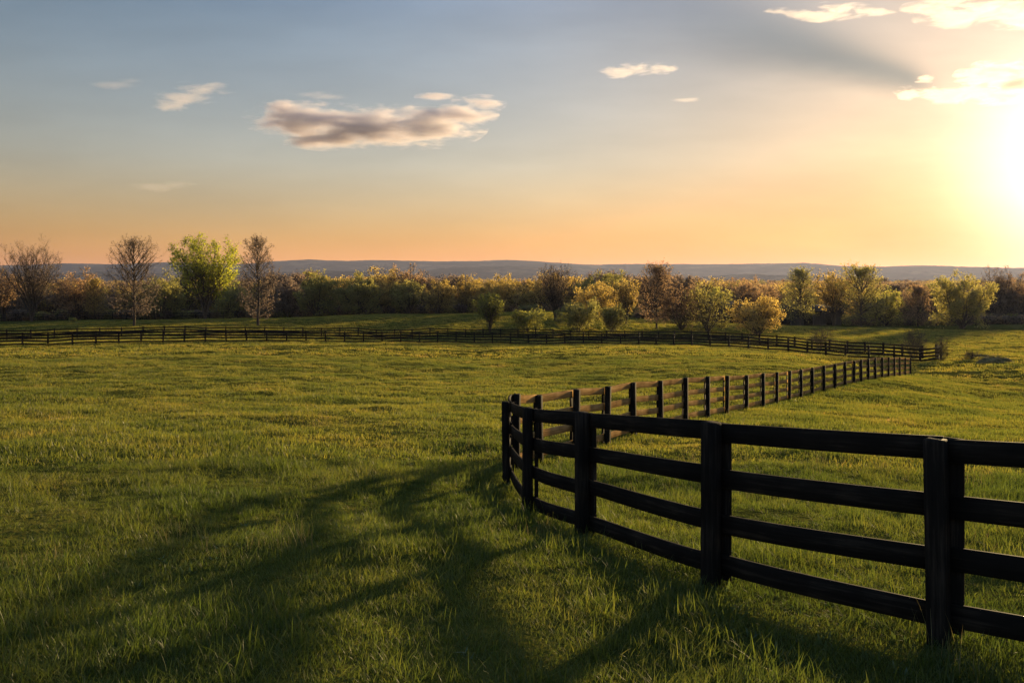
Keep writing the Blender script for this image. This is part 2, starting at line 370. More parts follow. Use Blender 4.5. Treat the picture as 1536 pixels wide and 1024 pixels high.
RAILS = [1.225, 0.845, 0.475, 0.105]
def build_fence(posts, sides, label, cat, battens, span, per=6, rail_h=0.16, post_w=0.124, group=None, rails=RAILS, top=H):
    """posts (n,3) in order; sides: +1/-1, which side of each post the rails are nailed to"""
    posts = np.asarray(posts, float); n_ = len(posts); sides = np.asarray(sides, float)
    root = posts[n_ // 2]
    e = empty('board_fence', root); tag(e, label, cat, group)
    T = np.gradient(posts[:, :2], axis=0); T /= np.linalg.norm(T, axis=1, keepdims=True)
    Nn = np.stack([T[:, 1], -T[:, 0]], -1)
    for i in range(n_):
        a = T[i] + rng.normal(0, 0.02, 2)
        V, q, c, g = upright(posts[i], a, post_w, post_w, -0.35, top + rng.normal(0, 0.010), lean=rng.normal(0, 0.010, 2))
        part('post', e, V, [q, c], g, root)
        if battens:
            b = posts[i].copy(); b[:2] += Nn[i] * sides[i] * (post_w / 2 + 0.034 + 0.014) - T[i] * (0.05 if sides[i] > 0 else 0.0)
            V, q, c, g = upright(b, a, 0.135, 0.024, 0.02 + rng.random() * .05, top - 0.015, ch=0.002)
            part('batten', e, V, [q, c], g, root)
    line = posts.copy(); line[:, :2] += Nn * sides[:, None] * (post_w / 2 + 0.017)
    S = spline(line, per)
    for s0 in range(0, n_ - 1, span):
        s1 = min(n_ - 1, s0 + span)
        seg = S[s0 * per:s1 * per + 1].copy()
        d0 = seg[1] - seg[0]; d1 = seg[-1] - seg[-2]
        seg[0] += d0 / np.linalg.norm(d0) * 0.003; seg[-1] -= d1 / np.linalg.norm(d1) * 0.003
        for z in rails:
            sg = seg.copy(); sg[:, 2] += np.linspace(rng.normal(0, 0.011), rng.normal(0, 0.011), len(sg))
            V, q, c, g = sweep_rail(sg, z, rail_h, 0.03)
            pr = part('rail', e, V, [q, c], g, root, SUN_TINTED if sides[s0] < 0 else None)
            if sides[s0] < 0: pr['label'] = 'brown rail with low sunlight painted into its colour'
    return e

for r in R0: r[2] = CZ - 1.82 - 0.103 * r[1] - 0.01
near_posts = np.concatenate([R0[::-1], A, B])
nA = len(R0) + len(A)
# travelling from the right-hand end towards the corner the inner (paddock) side is on the right; on the far run rails hang on the outer, left side
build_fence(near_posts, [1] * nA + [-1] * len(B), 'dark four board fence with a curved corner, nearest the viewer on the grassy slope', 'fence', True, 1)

def resample(Cv, step):
    L_ = np.concatenate([[0], np.cumsum(np.linalg.norm(np.diff(Cv, axis=0), axis=1))])
    t = np.arange(0, L_[-1], step); return np.stack([np.interp(t, L_, Cv[:, k_]) for k_ in range(3)], -1)
pad = resample(padC, 2.45)
pad = np.concatenate([pad, [P(1407, 542.5, 86), P(1404, 539.5, 89)]])
pad[:, 2] = ground(pad[:, 0], pad[:, 1])
build_fence(pad, [1] * len(pad), 'long black board fence curving along the far edge of the meadow, nearer of two', 'fence', False, 3, per=2, group='fences across the far side of the meadow', rail_h=0.18, post_w=0.18, top=1.5)
lane = resample(laneC, 2.9); lane[:, 2] = ground(lane[:, 0], lane[:, 1])
build_fence(lane, [1] * len(lane), 'black board fence just behind the long meadow fence, its top rail showing above it', 'fence', False, 3, per=2, group='fences across the far side of the meadow', rail_h=0.18, post_w=0.18, top=1.5)
for (pxa, pxb, d, lab) in [(-60, 372, 196, 'dim dark rail fence under the trees behind the big green tree'),
                           (1165, 1600, 216, 'dim dark rail fence along the foot of the golden trees near the sun')]:
    q = np.array([[(x - CX) / F * d, d, 0] for x in np.linspace(pxa, pxb, 60)]); q = resample(q, 3.4)
    q[:, 2] = ground(q[:, 0], q[:, 1]) + (0.5 if d < 200 else 0)
    build_fence(q, [1] * len(q), lab, 'fence', False, 3, per=2, rails=[1.2, 0.8, 0.4], rail_h=0.15)

# ------------------------------------------------------------------ trees
def unit(v): return v / (np.linalg.norm(v, axis=-1, keepdims=True) + 1e-9)

def sub_branches(g, C_, R_, m, smin, smax, ratio, ang, up, K=5, jit=0.08, lens=None):
    """children on every centre line of C_ (N,K,3)"""
    Nn_, K0, _ = C_.shape
    s = smin + (smax - smin) * (np.arange(m)[None] + g.random((Nn_, m))) / m
    idx = s * (K0 - 1); i0 = np.clip(idx.astype(int), 0, K0 - 2); f = (idx - i0)[..., None]
    ar = np.arange(Nn_)[:, None]
    p = C_[ar, i0] * (1 - f) + C_[ar, i0 + 1] * f
    t = unit(C_[ar, i0 + 1] - C_[ar, i0])
    r0 = R_[ar, i0] * (1 - f[..., 0]) + R_[ar, i0 + 1] * f[..., 0]
    Lp = np.linalg.norm(np.diff(C_, axis=1), axis=2).sum(1)
    q = g.normal(size=t.shape); q = unit(q - (q * t).sum(-1, keepdims=True) * t)
    a = np.radians(ang) * (0.7 + 0.6 * g.random((Nn_, m)))[..., None]
    d = unit(t * np.cos(a) + q * np.sin(a) + np.array([0, 0, up]))
    ln = (Lp[:, None] * ratio * (1.15 - 0.65 * s) * (0.65 + 0.7 * g.random((Nn_, m))))[..., None]
    u = np.linspace(0, 1, K)
    n_ = Nn_ * m
    p = p.reshape(n_, 3); d = d.reshape(n_, 3); ln = ln.reshape(n_, 1); r0 = r0.reshape(n_)
    Cc = p[:, None] + d[:, None] * ln[:, None] * u[None, :, None]
    Cc[..., 2] += up * 0.45 * ln * (u ** 2)[None]
    Cc[:, 1:] += g.normal(size=(n_, K - 1, 3)) * jit * ln[:, None] * u[None, 1:, None]
    Rr = (np.minimum(r0 * 0.62, ln[:, 0] * 0.035))[:, None] * (1 - 0.75 * u)[None]
    return Cc, Rr

def tree_data(g, form, h, w, leafn, leaf_size, twig=0.022, top_thin=0.0):
    """returns trunk MB and crown MB; form: vase, cone, round, bush. h, w in metres, base at origin"""
    K = 8
    if form == 'cone':
        st = np.zeros((1, K, 3)); st[0, :, 2] = np.linspace(-0.4, h * 0.985, K); st[0, 1:, :2] += g.normal(0, h * 0.006, (K - 1, 2))
        R = np.linspace(h * 0.018, 0.02, K)[None]; n1 = 58; tt = np.linspace(0.10, 0.97, n1) + g.normal(0, 0.01, n1)
        prof = np.interp(tt, [0.1, 0.22, 0.45, 0.75, 1.0], [0.75, 1.0, 0.92, 0.62, 0.10]) * w / 2
        el = np.radians(np.interp(tt, [0.1, 0.4, 1.0], [8, 38, 66])); base = np.stack([np.interp(tt, np.linspace(-0.4 / h, 0.985, K), st[0, :, k_]) for k_ in range(3)], -1)
    elif form == 'vase':
        nb = 13; st = []; Rl = []; az0 = g.random() * 6.28; u = np.linspace(0, 1, K)
        for i in range(nb):
            az = az0 + i * 2.4 + g.normal(0, .2); fo = math.sqrt((i + .3) / nb) * g.uniform(.9, 1.05); hh = h * (1.0 - 0.24 * fo ** 2.2) * g.uniform(.95, 1.02)
            r = w * 0.47 * fo * (0.10 * u + 0.90 * u ** 1.5)
            c = np.stack([np.cos(az) * r, np.sin(az) * r, -0.4 + (hh + 0.4) * u ** 0.92], -1); c[2:] += g.normal(0, h * 0.008, (K - 2, 3)); st.append(c); Rl.append(np.linspace(h * 0.013, 0.03, K))
        st = np.array(st); R = np.array(Rl); n1 = 0
    elif form == 'round':
        hb = h * 0.3; nb = 10; st = []; Rl = []
        az0 = g.random() * 6.28; u = np.linspace(0, 1, K)
        for i in range(nb):
            az = az0 + i * 6.28 / nb + g.normal(0, .3); out = w * 0.5 * (0.1 if i == 0 else g.uniform(0.45, 0.92)); hh = h * (0.97 if i == 0 else g.uniform(0.88, 1.02) * (1 - 0.42 * (out / (w * 0.5)) ** 2))
            r = out * np.clip((u - 0.10) / 0.90, 0, 1) ** 0.62
            c = np.stack([np.cos(az) * r, np.sin(az) * r, -0.4 + (hh + 0.4) * u], -1); c[2:] += g.normal(0, h * 0.012, (K - 2, 3)); st.append(c); Rl.append(np.linspace(h * 0.016, 0.03, K))
        st = np.array(st); R = np.array(Rl); n1 = 0
    else:
        nb = 11; st = []; Rl = []; u = np.linspace(0, 1, K)
        for i in range(nb):
            az = g.random() * 6.28; r = w * 0.5 * g.uniform(0.1, 0.8) * u ** 0.8; hh = h * g.uniform(0.6, 1.0) * (1 - 0.25 * (r[-1] / (w * 0.5)) ** 2)
            c = np.stack([np.cos(az) * r, np.sin(az) * r, -0.25 + (hh + 0.25) * u ** 0.85], -1); c[1:] += g.normal(0, h * 0.02, (K - 1, 3)); st.append(c); Rl.append(np.linspace(h * 0.012, 0.012, K))
        st = np.array(st); R = np.array(Rl); n1 = 0
    trunk = MB(); crown = MB()
    tubes(trunk, st, R, 7)
    if n1:
        az = np.arange(n1) * 2.4 + g.normal(0, 0.3, n1); u = np.linspace(0, 1, 6)
        ln = prof / np.cos(el) * g.uniform(0.8, 1.1, n1)
        d = np.stack([np.cos(az) * np.cos(el), np.sin(az) * np.cos(el), np.sin(el)], -1)
        C1 = base[:, None] + d[:, None] * (ln[:, None] * u[None])[..., None]; C1[..., 2] += 0.10 * ln[:, None] * u[None] ** 2
        C1[:, 1:] += g.normal(0, 0.025, (n1, 5, 3)) * ln[:, None, None]
        R1 = np.clip(ln * 0.018, 0.015, 0.09)[:, None] * (1 - 0.75 * u)[None]
        tubes(trunk, C1, R1, 5)
        C2, R2 = sub_branches(g, C1, R1, 8, 0.2, 1.0, 0.42, 38, 0.16)
    else:
        m1, ra, an, up = {'vase': (9, 0.30, 34, 0.22), 'round': (9, 0.38, 55, 0.06), 'bush': (6, 0.5, 45, 0.1)}[form]
        C1, R1 = sub_branches(g, st, R, m1, {'vase': 0.20, 'round': 0.14, 'bush': 0.12}[form], 0.97, ra, an, up, K=6)
        tubes(trunk, C1, R1, 4)
        C2, R2 = sub_branches(g, C1, R1, 7, 0.2, 1.0, 0.5, 40, up)
    tubes(trunk, C2, np.maximum(R2, 0.008), 3)
    C3, R3 = sub_branches(g, C2, R2, 6, 0.15, 1.0, 0.66, 40, 0.12, K=3)
    # fine twigs: thin flat ribbons
    d = unit(C3[:, 2] - C3[:, 0]); s = unit(np.cross(d, g.normal(size=d.shape))) * twig * 0.5
    V = np.stack([C3[:, 0] - s, C3[:, 0] + s, C3[:, 1] + s * .7, C3[:, 1] - s * .7, C3[:, 2]], 1); n3 = len(C3); b = np.arange(n3) * 5
    crown.add(V, np.stack([b, b + 1, b + 2, b + 3], -1), m=0); crown.f.setdefault((3, 0), []).append(np.stack([b + 3, b + 2, b + 4], -1))
    if leafn:
        i = g.integers(0, n3, leafn); f = g.random((leafn, 1)); c = C3[i, 0] * (1 - f) + C3[i, 2] * f + g.normal(0, leaf_size * 0.7, (leafn, 3))
        if top_thin:
            keep = g.random(leafn) > top_thin * np.clip(c[:, 2] / h, 0, 1) ** 2; c = c[keep]
        nl = len(c); a1 = unit(g.normal(size=(nl, 3))); a2 = unit(np.cross(a1, g.normal(size=(nl, 3)))); sz = (leaf_size * g.uniform(0.5, 1.3, (nl, 1)))
        V = np.stack([c - a1 * sz * .5, c + a2 * sz * .3, c + a1 * sz * .5, c - a2 * sz * .3], 1); b = np.arange(nl) * 4
        crown.add(V, np.stack([b, b + 1, b + 2, b + 3], -1), m=1)
    return trunk, crown

def plant(name, px, d, ytop, wpx, form, leaf, leafn, label, cat='tree', lsize=0.3, seed=0, sink=0.0, group=None, bark=None, twig=0.034, yb=None, thin=0.0):
    g = np.random.default_rng(1000 + seed)
    x = (px - CX) / F * d; zg = ground1(x, d) - sink
    if yb is not None: zg = CZ - (yb - HY) / F * d
    h = CZ - (ytop - HY) / F * d - zg; w = wpx / F * d
    t, c = tree_data(g, form, h, w, leafn, lsize, twig, thin)
    e = empty(name, (x, d, zg)); tag(e, label, cat, group)
    bk = bark or BARK
    link('stems' if form == 'bush' else 'trunk', t.build('trunk', [bk], True), e)
    link('crown', c.build('crown', [bk, LEAF[leaf]]), e)
    return e

GT = 'trees scattered along the edge of the wood'
def T(px, d, yt, w, form, leaf, n_, label, **k): plant('tree', px, d, yt, w, form, leaf, n_, label, group=GT, seed=int(px * 7 + d), **k)
T(48, 182, 374, 106, 'vase', 'brown', 6000, 'broad bare vase shaped tree at the far left with its crown spread against the sky', thin=.6, lsize=.25)
T(201, 150, 371, 74, 'cone', 'brown', 6500, 'tall bare brown tree standing alone on the grass left of the big green tree', thin=.6, lsize=.25)
T(308, 178, 368, 126, 'vase', 'green', 17000, 'big bushy tree in fresh green leaf rising above the hills', lsize=.38, thin=.3)
T(387, 150, 365, 60, 'cone', 'brown', 6500, 'slender bare pyramidal tree standing on the grass right of the big green tree', thin=.5, lsize=.25)
T(833, 158, 406, 78, 'vase', 'brown', 1800, 'dark bare tree with upswept limbs on the hump behind the round bushes', lsize=.25, bark=BARK_DARK)
T(735, 140, 444, 48, 'vase', 'yellow', 4800, 'small young yellow green tree just behind the far fences left of the bushes', lsize=.26)
T(1137, 137, 447, 78, 'round', 'gold', 8320, 'low rounded pinkish gold tree close behind the far fences', lsize=.26)
T(895, 168, 427, 73, 'round', 'gold', 8320, 'bronze gold rounded tree rising behind the large round bush', lsize=.3)
T(939, 160, 425, 52, 'vase', 'gold', 3800, 'narrow golden tree beside the bronze gold one, with a pale trunk', lsize=.28)
T(985, 148, 409, 62, 'cone', 'bronze', 3800, 'tall brown budding tree behind the far fences left of the two dim barns', lsize=.28)
T(1022, 146, 426, 66, 'round', 'bronze', 3600, 'brown many stemmed tree in front of the left barn', lsize=.26)
T(1061, 142, 430, 62, 'round', 'olive', 3600, 'olive many stemmed tree just behind the far fences in front of the left barn', lsize=.28)
T(1292, 196, 416, 68, 'cone', 'olive', 6800, 'tall golden olive tree with a straight dark trunk right of the barns', lsize=.34)
T(1328, 204, 433, 59, 'round', 'yellow', 7360, 'lower yellow green tree tucked against the right of the tall golden olive tree', lsize=.34)
T(1377, 197, 439, 44, 'cone', 'bronze', 4600, 'small conical orange tree left of the large golden tree near the sun', lsize=.3)
T(1443, 180, 412, 90, 'round', 'olive', 14400, 'large golden olive spreading tree on the right field near the sun', lsize=.36)
T(1500, 222, 410, 71, 'vase', 'brown', 3000, 'bare brown tree at the far right beyond the large golden tree', lsize=.3)
T(1408, 222, 424, 64, 'round', 'olive', 10400, 'olive gold tree between the conical orange tree and the large golden tree', lsize=.36)
T(1200, 203, 414, 52, 'cone', 'olive', 5200, 'tall olive tree standing in front of the right barn near its left end', lsize=.34)
T(1250, 203, 414, 68, 'vase', 'gold', 5600, 'golden upswept tree standing before the right end of the right barn', lsize=.34)
T(1128, 222, 420, 73, 'round', 'bronze', 10400, 'bronze tree standing behind the low pinkish gold tree', lsize=.36)
T(1072, 224, 432, 52, 'round', 'yellow', 7680, 'yellow green tree rising behind the left barn', lsize=.36)
T(905, 208, 412, 94, 'round', 'olive', 14400, 'broad olive tree on the skyline behind the bronze gold pair', lsize=.38)
T(742, 206, 416, 83, 'round', 'gold', 11200, 'wide golden brown tree behind the small young yellow green tree', lsize=.36)
T(700, 210, 415, 52, 'round', 'gold', 7680, 'narrow gold crowned tree at the wood edge left of the wide golden brown tree', lsize=.36)
T(657, 198, 422, 54, 'round', 'gold', 7680, 'pale gold bare limbed tree at the top of the grassy hump', lsize=.3)
T(612, 206, 421, 64, 'round', 'olive', 9600, 'brown olive tree with a drooping right side at the wood edge', lsize=.36)
T(573, 208, 417, 54, 'round', 'gold', 8000, 'golden tree just right of the dull olive green one in the wood edge', lsize=.36)
T(538, 200, 415, 61, 'round', 'olive', 12800, 'dull olive green tree in the wood edge above the grassy hump', lsize=.36)
T(474, 200, 410, 73, 'round', 'olive', 12800, 'rounded olive gold tree right of the slender bare tree', lsize=.38)
T(433, 206, 418, 57, 'round', 'brown', 8320, 'brown tree between the slender bare tree and the rounded olive gold tree', lsize=.36)
T(116, 204, 410, 68, 'round', 'bronze', 10400, 'orange brown tree right of the broad bare tree', lsize=.36)
T(142, 200, 425, 34, 'cone', 'gold', 3600, 'small gold topped tree with a thin dark trunk beside the orange brown tree', lsize=.3)
T(6, 200, 412, 59, 'vase', 'bronze', 4200, 'brown tree cut off by the left edge of the picture', lsize=.34)
T(246, 206, 414, 57, 'round', 'olive', 8960, 'olive tree filling the gap between the tall bare tree and the big green tree', lsize=.36)
T(1530, 226, 414, 66, 'round', 'bronze', 10400, 'bronze tree at the right edge of the picture', lsize=.38)
T(350, 206, 422, 52, 'round', 'olive', 8320, 'yellowish tree peeping out behind the right side of the big green tree', lsize=.36)

GB = 'bushes behind the far fences'
def Bsh(px, d, yt, w, leaf, n_, label, **k): plant('bush', px, d, yt, w, 'bush', leaf, n_, label, cat='bush', group=GB, seed=int(px * 3 + d), **k)
Bsh(790, 141, 465, 64, 'yellow', 5200, 'yellow green bush right of the small young tree', lsize=.24)
Bsh(868, 143, 459, 92, 'olive', 9000, 'large rounded olive bush in front of the bronze gold tree', lsize=.26)
Bsh(918, 140, 465, 62, 'olive', 7000, 'low dull olive bush to the right of the large rounded olive bush', lsize=.26)
Bsh(107, 171, 478.5, 17, 'yellow', 900, 'tiny yellow green bush at the foot of the orange brown tree', lsize=.22)
GS = 'bare saplings by the far fences'
def Sap(px, d, yt, w, yb, label, leafn=20, **k): plant('sapling', px, d, yt, w, 'bush', 'brown', leafn, label, cat='sapling', group=GS, seed=int(px * 5 + d), yb=yb, lsize=.10, twig=.005, **k)
Sap(1229, 101, 493, 42, 527, 'bare twiggy bush poking above the double fence right of the low pinkish gold tree')
Sap(1371, 88, 494, 36, 541, 'bare fan shaped bush at the meeting of the two far fences')
Sap(1412, 84, 512, 18, 545, 'small bare sapling just outside the far fence corner')
Sap(1455, 84, 527, 34, 545, 'thin dry weed stems on the grass between the fence corner and the brush mound', leafn=40)

# brush mound
def mound(px, py, d, w, h, label, seed):
    g = np.random.default_rng(seed); x = (px - CX) / F * d
    nu, nv = 36, 12; V = []
    for j in range(nv + 1):
        for i in range(nu):
            a = i / nu * 6.283; r = (j / nv); z = h * (1 - r ** 2.2)
            V.append((math.cos(a) * r * w / 2, math.sin(a) * r * w * 0.3, z))
    V = np.array(V); s = fbm(V[:, 0] * 2.1 + 9, V[:, 1] * 2.1 + V[:, 2] * 3, seed, 4)
    V *= (1 + 0.45 * s)[:, None]; V[:, 2] -= 0.12
    i, j = np.meshgrid(np.arange(nu), np.arange(nv), indexing='ij'); i2 = (i + 1) % nu
    q = np.stack([j * nu + i, (j + 1) * nu + i, (j + 1) * nu + i2, j * nu + i2], -1).reshape(-1, 4)
    m = bark_material('brush', (0.07, 0.062, 0.025), (0.20, 0.155, 0.06), 2.5)
    e = empty('brush_mound', (x, d, ground1(x, d))); tag(e, label, 'mound', 'mounds on the right hand field')
    link('heap', mesh_np('heap', V, [q], [m], smooth=True), e)
    mb = MB(); k_ = int(260 * w / 4); a = g.random(k_) * 6.283; r = np.sqrt(g.random(k_)) * 0.95
    p = np.stack([np.cos(a) * r * w / 2, np.sin(a) * r * w * .3, h * (1 - r ** 2.2) - 0.15], -1)
    dd = unit(g.normal(size=(k_, 3)) * [1, 1, 0.45] + [0, 0, .25]); ln = g.uniform(0.3, 1.1, (k_, 1)) * h
    Cc = p[:, None] + dd[:, None] * ln[:, None] * np.array([0, .5, 1])[None, :, None] + g.normal(0, .04, (k_, 3, 3))
    tubes(mb, Cc, np.full((k_, 3), 0.018) * np.array([1, .8, .4]), 3)
    link('sticks', mb.build('sticks', [m]), e)
mound(1493, 547, 80, 3.8, 0.62, 'larger low brown brush mound on the sunlit grass at the far right', 5)
mound(1473, 534, 90, 2.2, 0.5, 'smaller dark brush mound just behind the larger one', 9)

# dim barns under the trees
def barn(px0, px1, d, ye, yr, label):
    m, nt, nd, lk = new_mat('dark_boards'); out = N(nt, 'ShaderNodeOutputMaterial'); b = N(nt, 'ShaderNodeBsdfPrincipled'); geo = N(nt, 'ShaderNodeNewGeometry')
    mp = N(nt, 'ShaderNodeMapping'); mp.inputs['Scale'].default_value = (5, 5, 0.3); n1 = N(nt, 'ShaderNodeTexNoise'); n1.inputs['Scale'].default_value = 1; n1.inputs['Detail'].default_value = 4
    lk.new(geo.outputs['Position'], mp.inputs[0]); lk.new(mp.outputs[0], n1.inputs['Vector'])
    lk.new(ramp(nt, n1.outputs['Fac'], [(0.35, (0.020, 0.019, 0.018)), (0.65, (0.045, 0.042, 0.038))]), b.inputs['Base Color']); b.inputs['Roughness'].default_value = 0.9
    lk.new(b.outputs[0], out.inputs['Surface'])
    x0 = (px0 - CX) / F * d; x1 = (px1 - CX) / F * d; xc = (x0 + x1) / 2; g0 = min(ground1(x0, d), ground1(x1, d)) - 0.3
    ze = CZ - (ye - HY) / F * d - g0; zr = CZ - (yr - HY) / F * d - g0; dep = 9.0; hw = (x1 - x0) / 2
    e = empty('barn', (xc, d + dep / 2, g0)); tag(e, label, 'barn', 'barns under the trees')
    def box(mb, a, b_):
        a = np.array(a); b_ = np.array(b_); V = np.array([[(a, b_)[i][0], (a, b_)[j][1], (a, b_)[k_][2]] for i in (0, 1) for j in (0, 1) for k_ in (0, 1)])
        mb.add(V, [[0, 1, 3, 2], [4, 6, 7, 5], [0, 4, 5, 1], [2, 3, 7, 6], [0, 2, 6, 4], [1, 5, 7, 3]])
    mb = MB(); V = []
    for s in (-1, 1): V += [(s * hw, -dep / 2, 0), (s * hw, dep / 2, 0), (s * hw, dep / 2, ze), (s * hw, 0, zr - .08), (s * hw, -dep / 2, ze)]
    mb.add(V, [[0, 1, 2, 3, 4], [9, 8, 7, 6, 5]], [[0, 4, 9, 5], [1, 6, 7, 2]]); link('wall', mb.build('wall', [m]), e)
    mr = bark_material('barn_roofing', (0.016, 0.016, 0.017), (0.034, 0.032, 0.030), 0.8)
    mb = MB(); o = 0.45
    for s in (-1, 1):
        y0 = s * (dep / 2 + o); sl = (zr - ze) / (dep / 2); z0 = ze - sl * o
        V = [(-hw - o, y0, z0), (hw + o, y0, z0), (hw + o, 0, zr), (-hw - o, 0, zr)]; V = V + [(a, b_, c + 0.14) for a, b_, c in V]
        mb.add(V, [[0, 1, 2, 3], [4, 7, 6, 5], [0, 4, 5, 1], [0, 3, 7, 4], [1, 5, 6, 2]])
    link('roof', mb.build('roof', [mr]), e)
    md = bark_material('barn_opening', (0.006, 0.006, 0.006), (0.012, 0.011, 0.010)); pale = bark_material('pale_post', (0.07, 0.065, 0.06), (0.12, 0.11, 0.10))
    nd_ = max(2, int((x1 - x0) / 5.5))
    for i in range(nd_):
        cx = -hw + (i + .5) / nd_ * 2 * hw; mb = MB(); box(mb, (cx - 1.1, -dep / 2 - .06, 0.2), (cx + 1.1, -dep / 2 - .003, ze * .62)); dr = link('door', mb.build('door', [md]), e)
        mb = MB(); box(mb, (cx + 1.2, -dep / 2 - .35, 0), (cx + 1.38, -dep / 2 - .17, ze * .66)); link('support_post', mb.build('support_post', [pale]), e)
barn(1014, 1112, 206, 462, 453, 'long low dark barn behind the many stemmed trees, left of the pinkish gold tree')
barn(1162, 1262, 208, 467, 458.5, 'long low dark barn right of the pinkish gold tree, with pale posts along its front')

# ------------------------------------------------------------------ geometry-nodes scatter (only for stuff nobody could count)
def scatter(name, protos, pts, rot, scl, idx, kind='stuff'):
    hid = bpy.data.collections.new(name + '_prototypes')
    for o in protos: hid.objects.link(o)
    me = bpy.data.meshes.new(name); me.vertices.add(len(pts)); me.vertices.foreach_set('co', np.asarray(pts, np.float32).ravel())
    for nm, typ, key, arr in (('rot', 'FLOAT_VECTOR', 'vector', rot), ('scl', 'FLOAT_VECTOR', 'vector', scl), ('idx', 'INT', 'value', idx)):
        a = me.attributes.new(nm, typ, 'POINT'); a.data.foreach_set(key, np.asarray(arr, np.int32 if typ == 'INT' else np.float32).ravel())
    ng = bpy.data.node_groups.new(name + '_scatter', 'GeometryNodeTree')
    ng.interface.new_socket('Geometry', in_out='INPUT', socket_type='NodeSocketGeometry'); ng.interface.new_socket('Geometry', in_out='OUTPUT', socket_type='NodeSocketGeometry')
    gi = ng.nodes.new('NodeGroupInput'); go = ng.nodes.new('NodeGroupOutput'); ci = ng.nodes.new('GeometryNodeCollectionInfo'); ip = ng.nodes.new('GeometryNodeInstanceOnPoints')
    ci.inputs['Collection'].default_value = hid; ci.inputs['Separate Children'].default_value = True; ci.inputs['Reset Children'].default_value = True
    ip.inputs['Pick Instance'].default_value = True
    def attr(nm, t):
        a = ng.nodes.new('GeometryNodeInputNamedAttribute'); a.data_type = t; a.inputs['Name'].default_value = nm; return a.outputs[0]
    ng.links.new(gi.outputs[0], ip.inputs['Points']); ng.links.new(ci.outputs[0], ip.inputs['Instance'])
    ng.links.new(attr('idx', 'INT'), ip.inputs['Instance Index']); ng.links.new(attr('rot', 'FLOAT_VECTOR'), ip.inputs['Rotation']); ng.links.new(attr('scl', 'FLOAT_VECTOR'), ip.inputs['Scale'])
    ng.links.new(ip.outputs[0], go.inputs[0])
    o = link(name, me); md = o.modifiers.new('scatter', 'NODES'); md.node_group = ng
    tag(o, kind=kind); return o

# the wood beyond the first row of trees
def woodland():
    for dd in (180,200,218,235,260,330,450,600,1000,1500): print('G', dd, [round(float(ground1((p-CX)/F*dd,dd)),1) for p in (0,400,768,1100,1500)])
    protos = []; g = np.random.default_rng(77)
    spec = [('round', 'olive', 4200), ('round', 'bronze', 4000), ('round', 'brown', 3200), ('round', 'gold', 4200), ('round', 'bronze', 4000), ('vase', 'brown', 2600), ('cone', 'brown', 3000), ('round', 'gold', 3600)]
    for i, (f, lf, n_) in enumerate(spec):
        t, c = tree_data(g, f, 13, 13.5 if f != 'cone' else 9, int(n_ * 1.5), 0.46, 0.06)
        for (k_, m), L_ in c.f.items():
            for a in L_: t.f.setdefault((k_, m), []).append(a + t.n)
        t.v += c.v; t.n += c.n
        protos.append(bpy.data.objects.new('wood_tree_%02d' % i, t.build('wood_tree', [BARK_DARK, LEAF[lf]])))
    pts = []; d = 218.0
    while d < 1600:
        sp = 6.2 + d * 0.013
        x = np.arange(-0.92 * d - 20, 0.92 * d + 20, sp); x = x + rng.uniform(-.45, .45, len(x)) * sp; y = d + rng.uniform(-.45, .45, len(x)) * sp
        pts.append(np.stack([x, y], -1)); d += sp * (0.9 if d < 300 else 1.25)
    pts = np.concatenate(pts)
    px = CX + pts[:, 0] / pts[:, 1] * F
    keep = ~((pts[:, 1] < 235) & (px > 1000) & (px < 1275))
    pts = pts[keep]; z = ground(pts[:, 0], pts[:, 1]); n_ = len(pts)
    s = rng.uniform(0.78, 1.12, n_) * (1 + 0.22 * fbm(pts[:, 0] / 60, pts[:, 1] / 60, 90, 2)) * np.interp(pts[:, 1], [218, 330, 900], [0.80, 0.88, 0.95])
    idx = np.where(rng.random(n_) < .45, np.floor((fbm(pts[:, 0] / 50, pts[:, 1] / 50, 60, 2) + 0.75) / 1.5 * 8), rng.integers(0, 8, n_)).astype(int) % 8
    o = scatter('woodland', protos, np.column_stack([pts, z - 0.3]), np.column_stack([np.zeros((n_, 2)), rng.random(n_) * 6.283]), np.column_stack([s * rng.uniform(.9, 1.25, n_), s * rng.uniform(.9, 1.25, n_), s]), idx)
    tag(o, 'dense spring wood of brown, gold and green trees filling the valley below the hills', 'woodland')
    # dark brushy undergrowth along the foot of the wood
    pr = []
    for i, lf in enumerate(('brown', 'olive', 'bronze')):
        t, c = tree_data(g, 'bush', 1.9, 4.0, 900, 0.3, 0.035)
        for (k_, m), L_ in c.f.items():
            for a in L_: t.f.setdefault((k_, m), []).append(a + t.n)
        t.v += c.v; t.n += c.n
        pr.append(bpy.data.objects.new('undergrowth_%02d' % i, t.build('undergrowth', [BARK_DARK, LEAF[lf]])))
    x = np.concatenate([np.arange(-230, 190, 1.5) for _ in range(4)]); n_ = len(x); y = np.repeat([206, 211, 217, 224], n_ // 4) + rng.uniform(-2.5, 2.5, n_); x = x + rng.uniform(-1, 1, n_)
    px = CX + x / y * F; keep = ~((px > 1005) & (px < 1272)); x, y = x[keep], y[keep]; n_ = len(x)
    s = rng.uniform(.6, 1.35, n_)
    o = scatter('undergrowth', pr, np.column_stack([x, y, ground(x, y) - .15]), np.column_stack([np.zeros((n_, 2)), rng.random(n_) * 6.283]), np.column_stack([s * 1.2, s * 1.2, s]), rng.integers(0, 3, n_))
    tag(o, 'dark brushy undergrowth along the foot of the wood', 'undergrowth')
woodland()

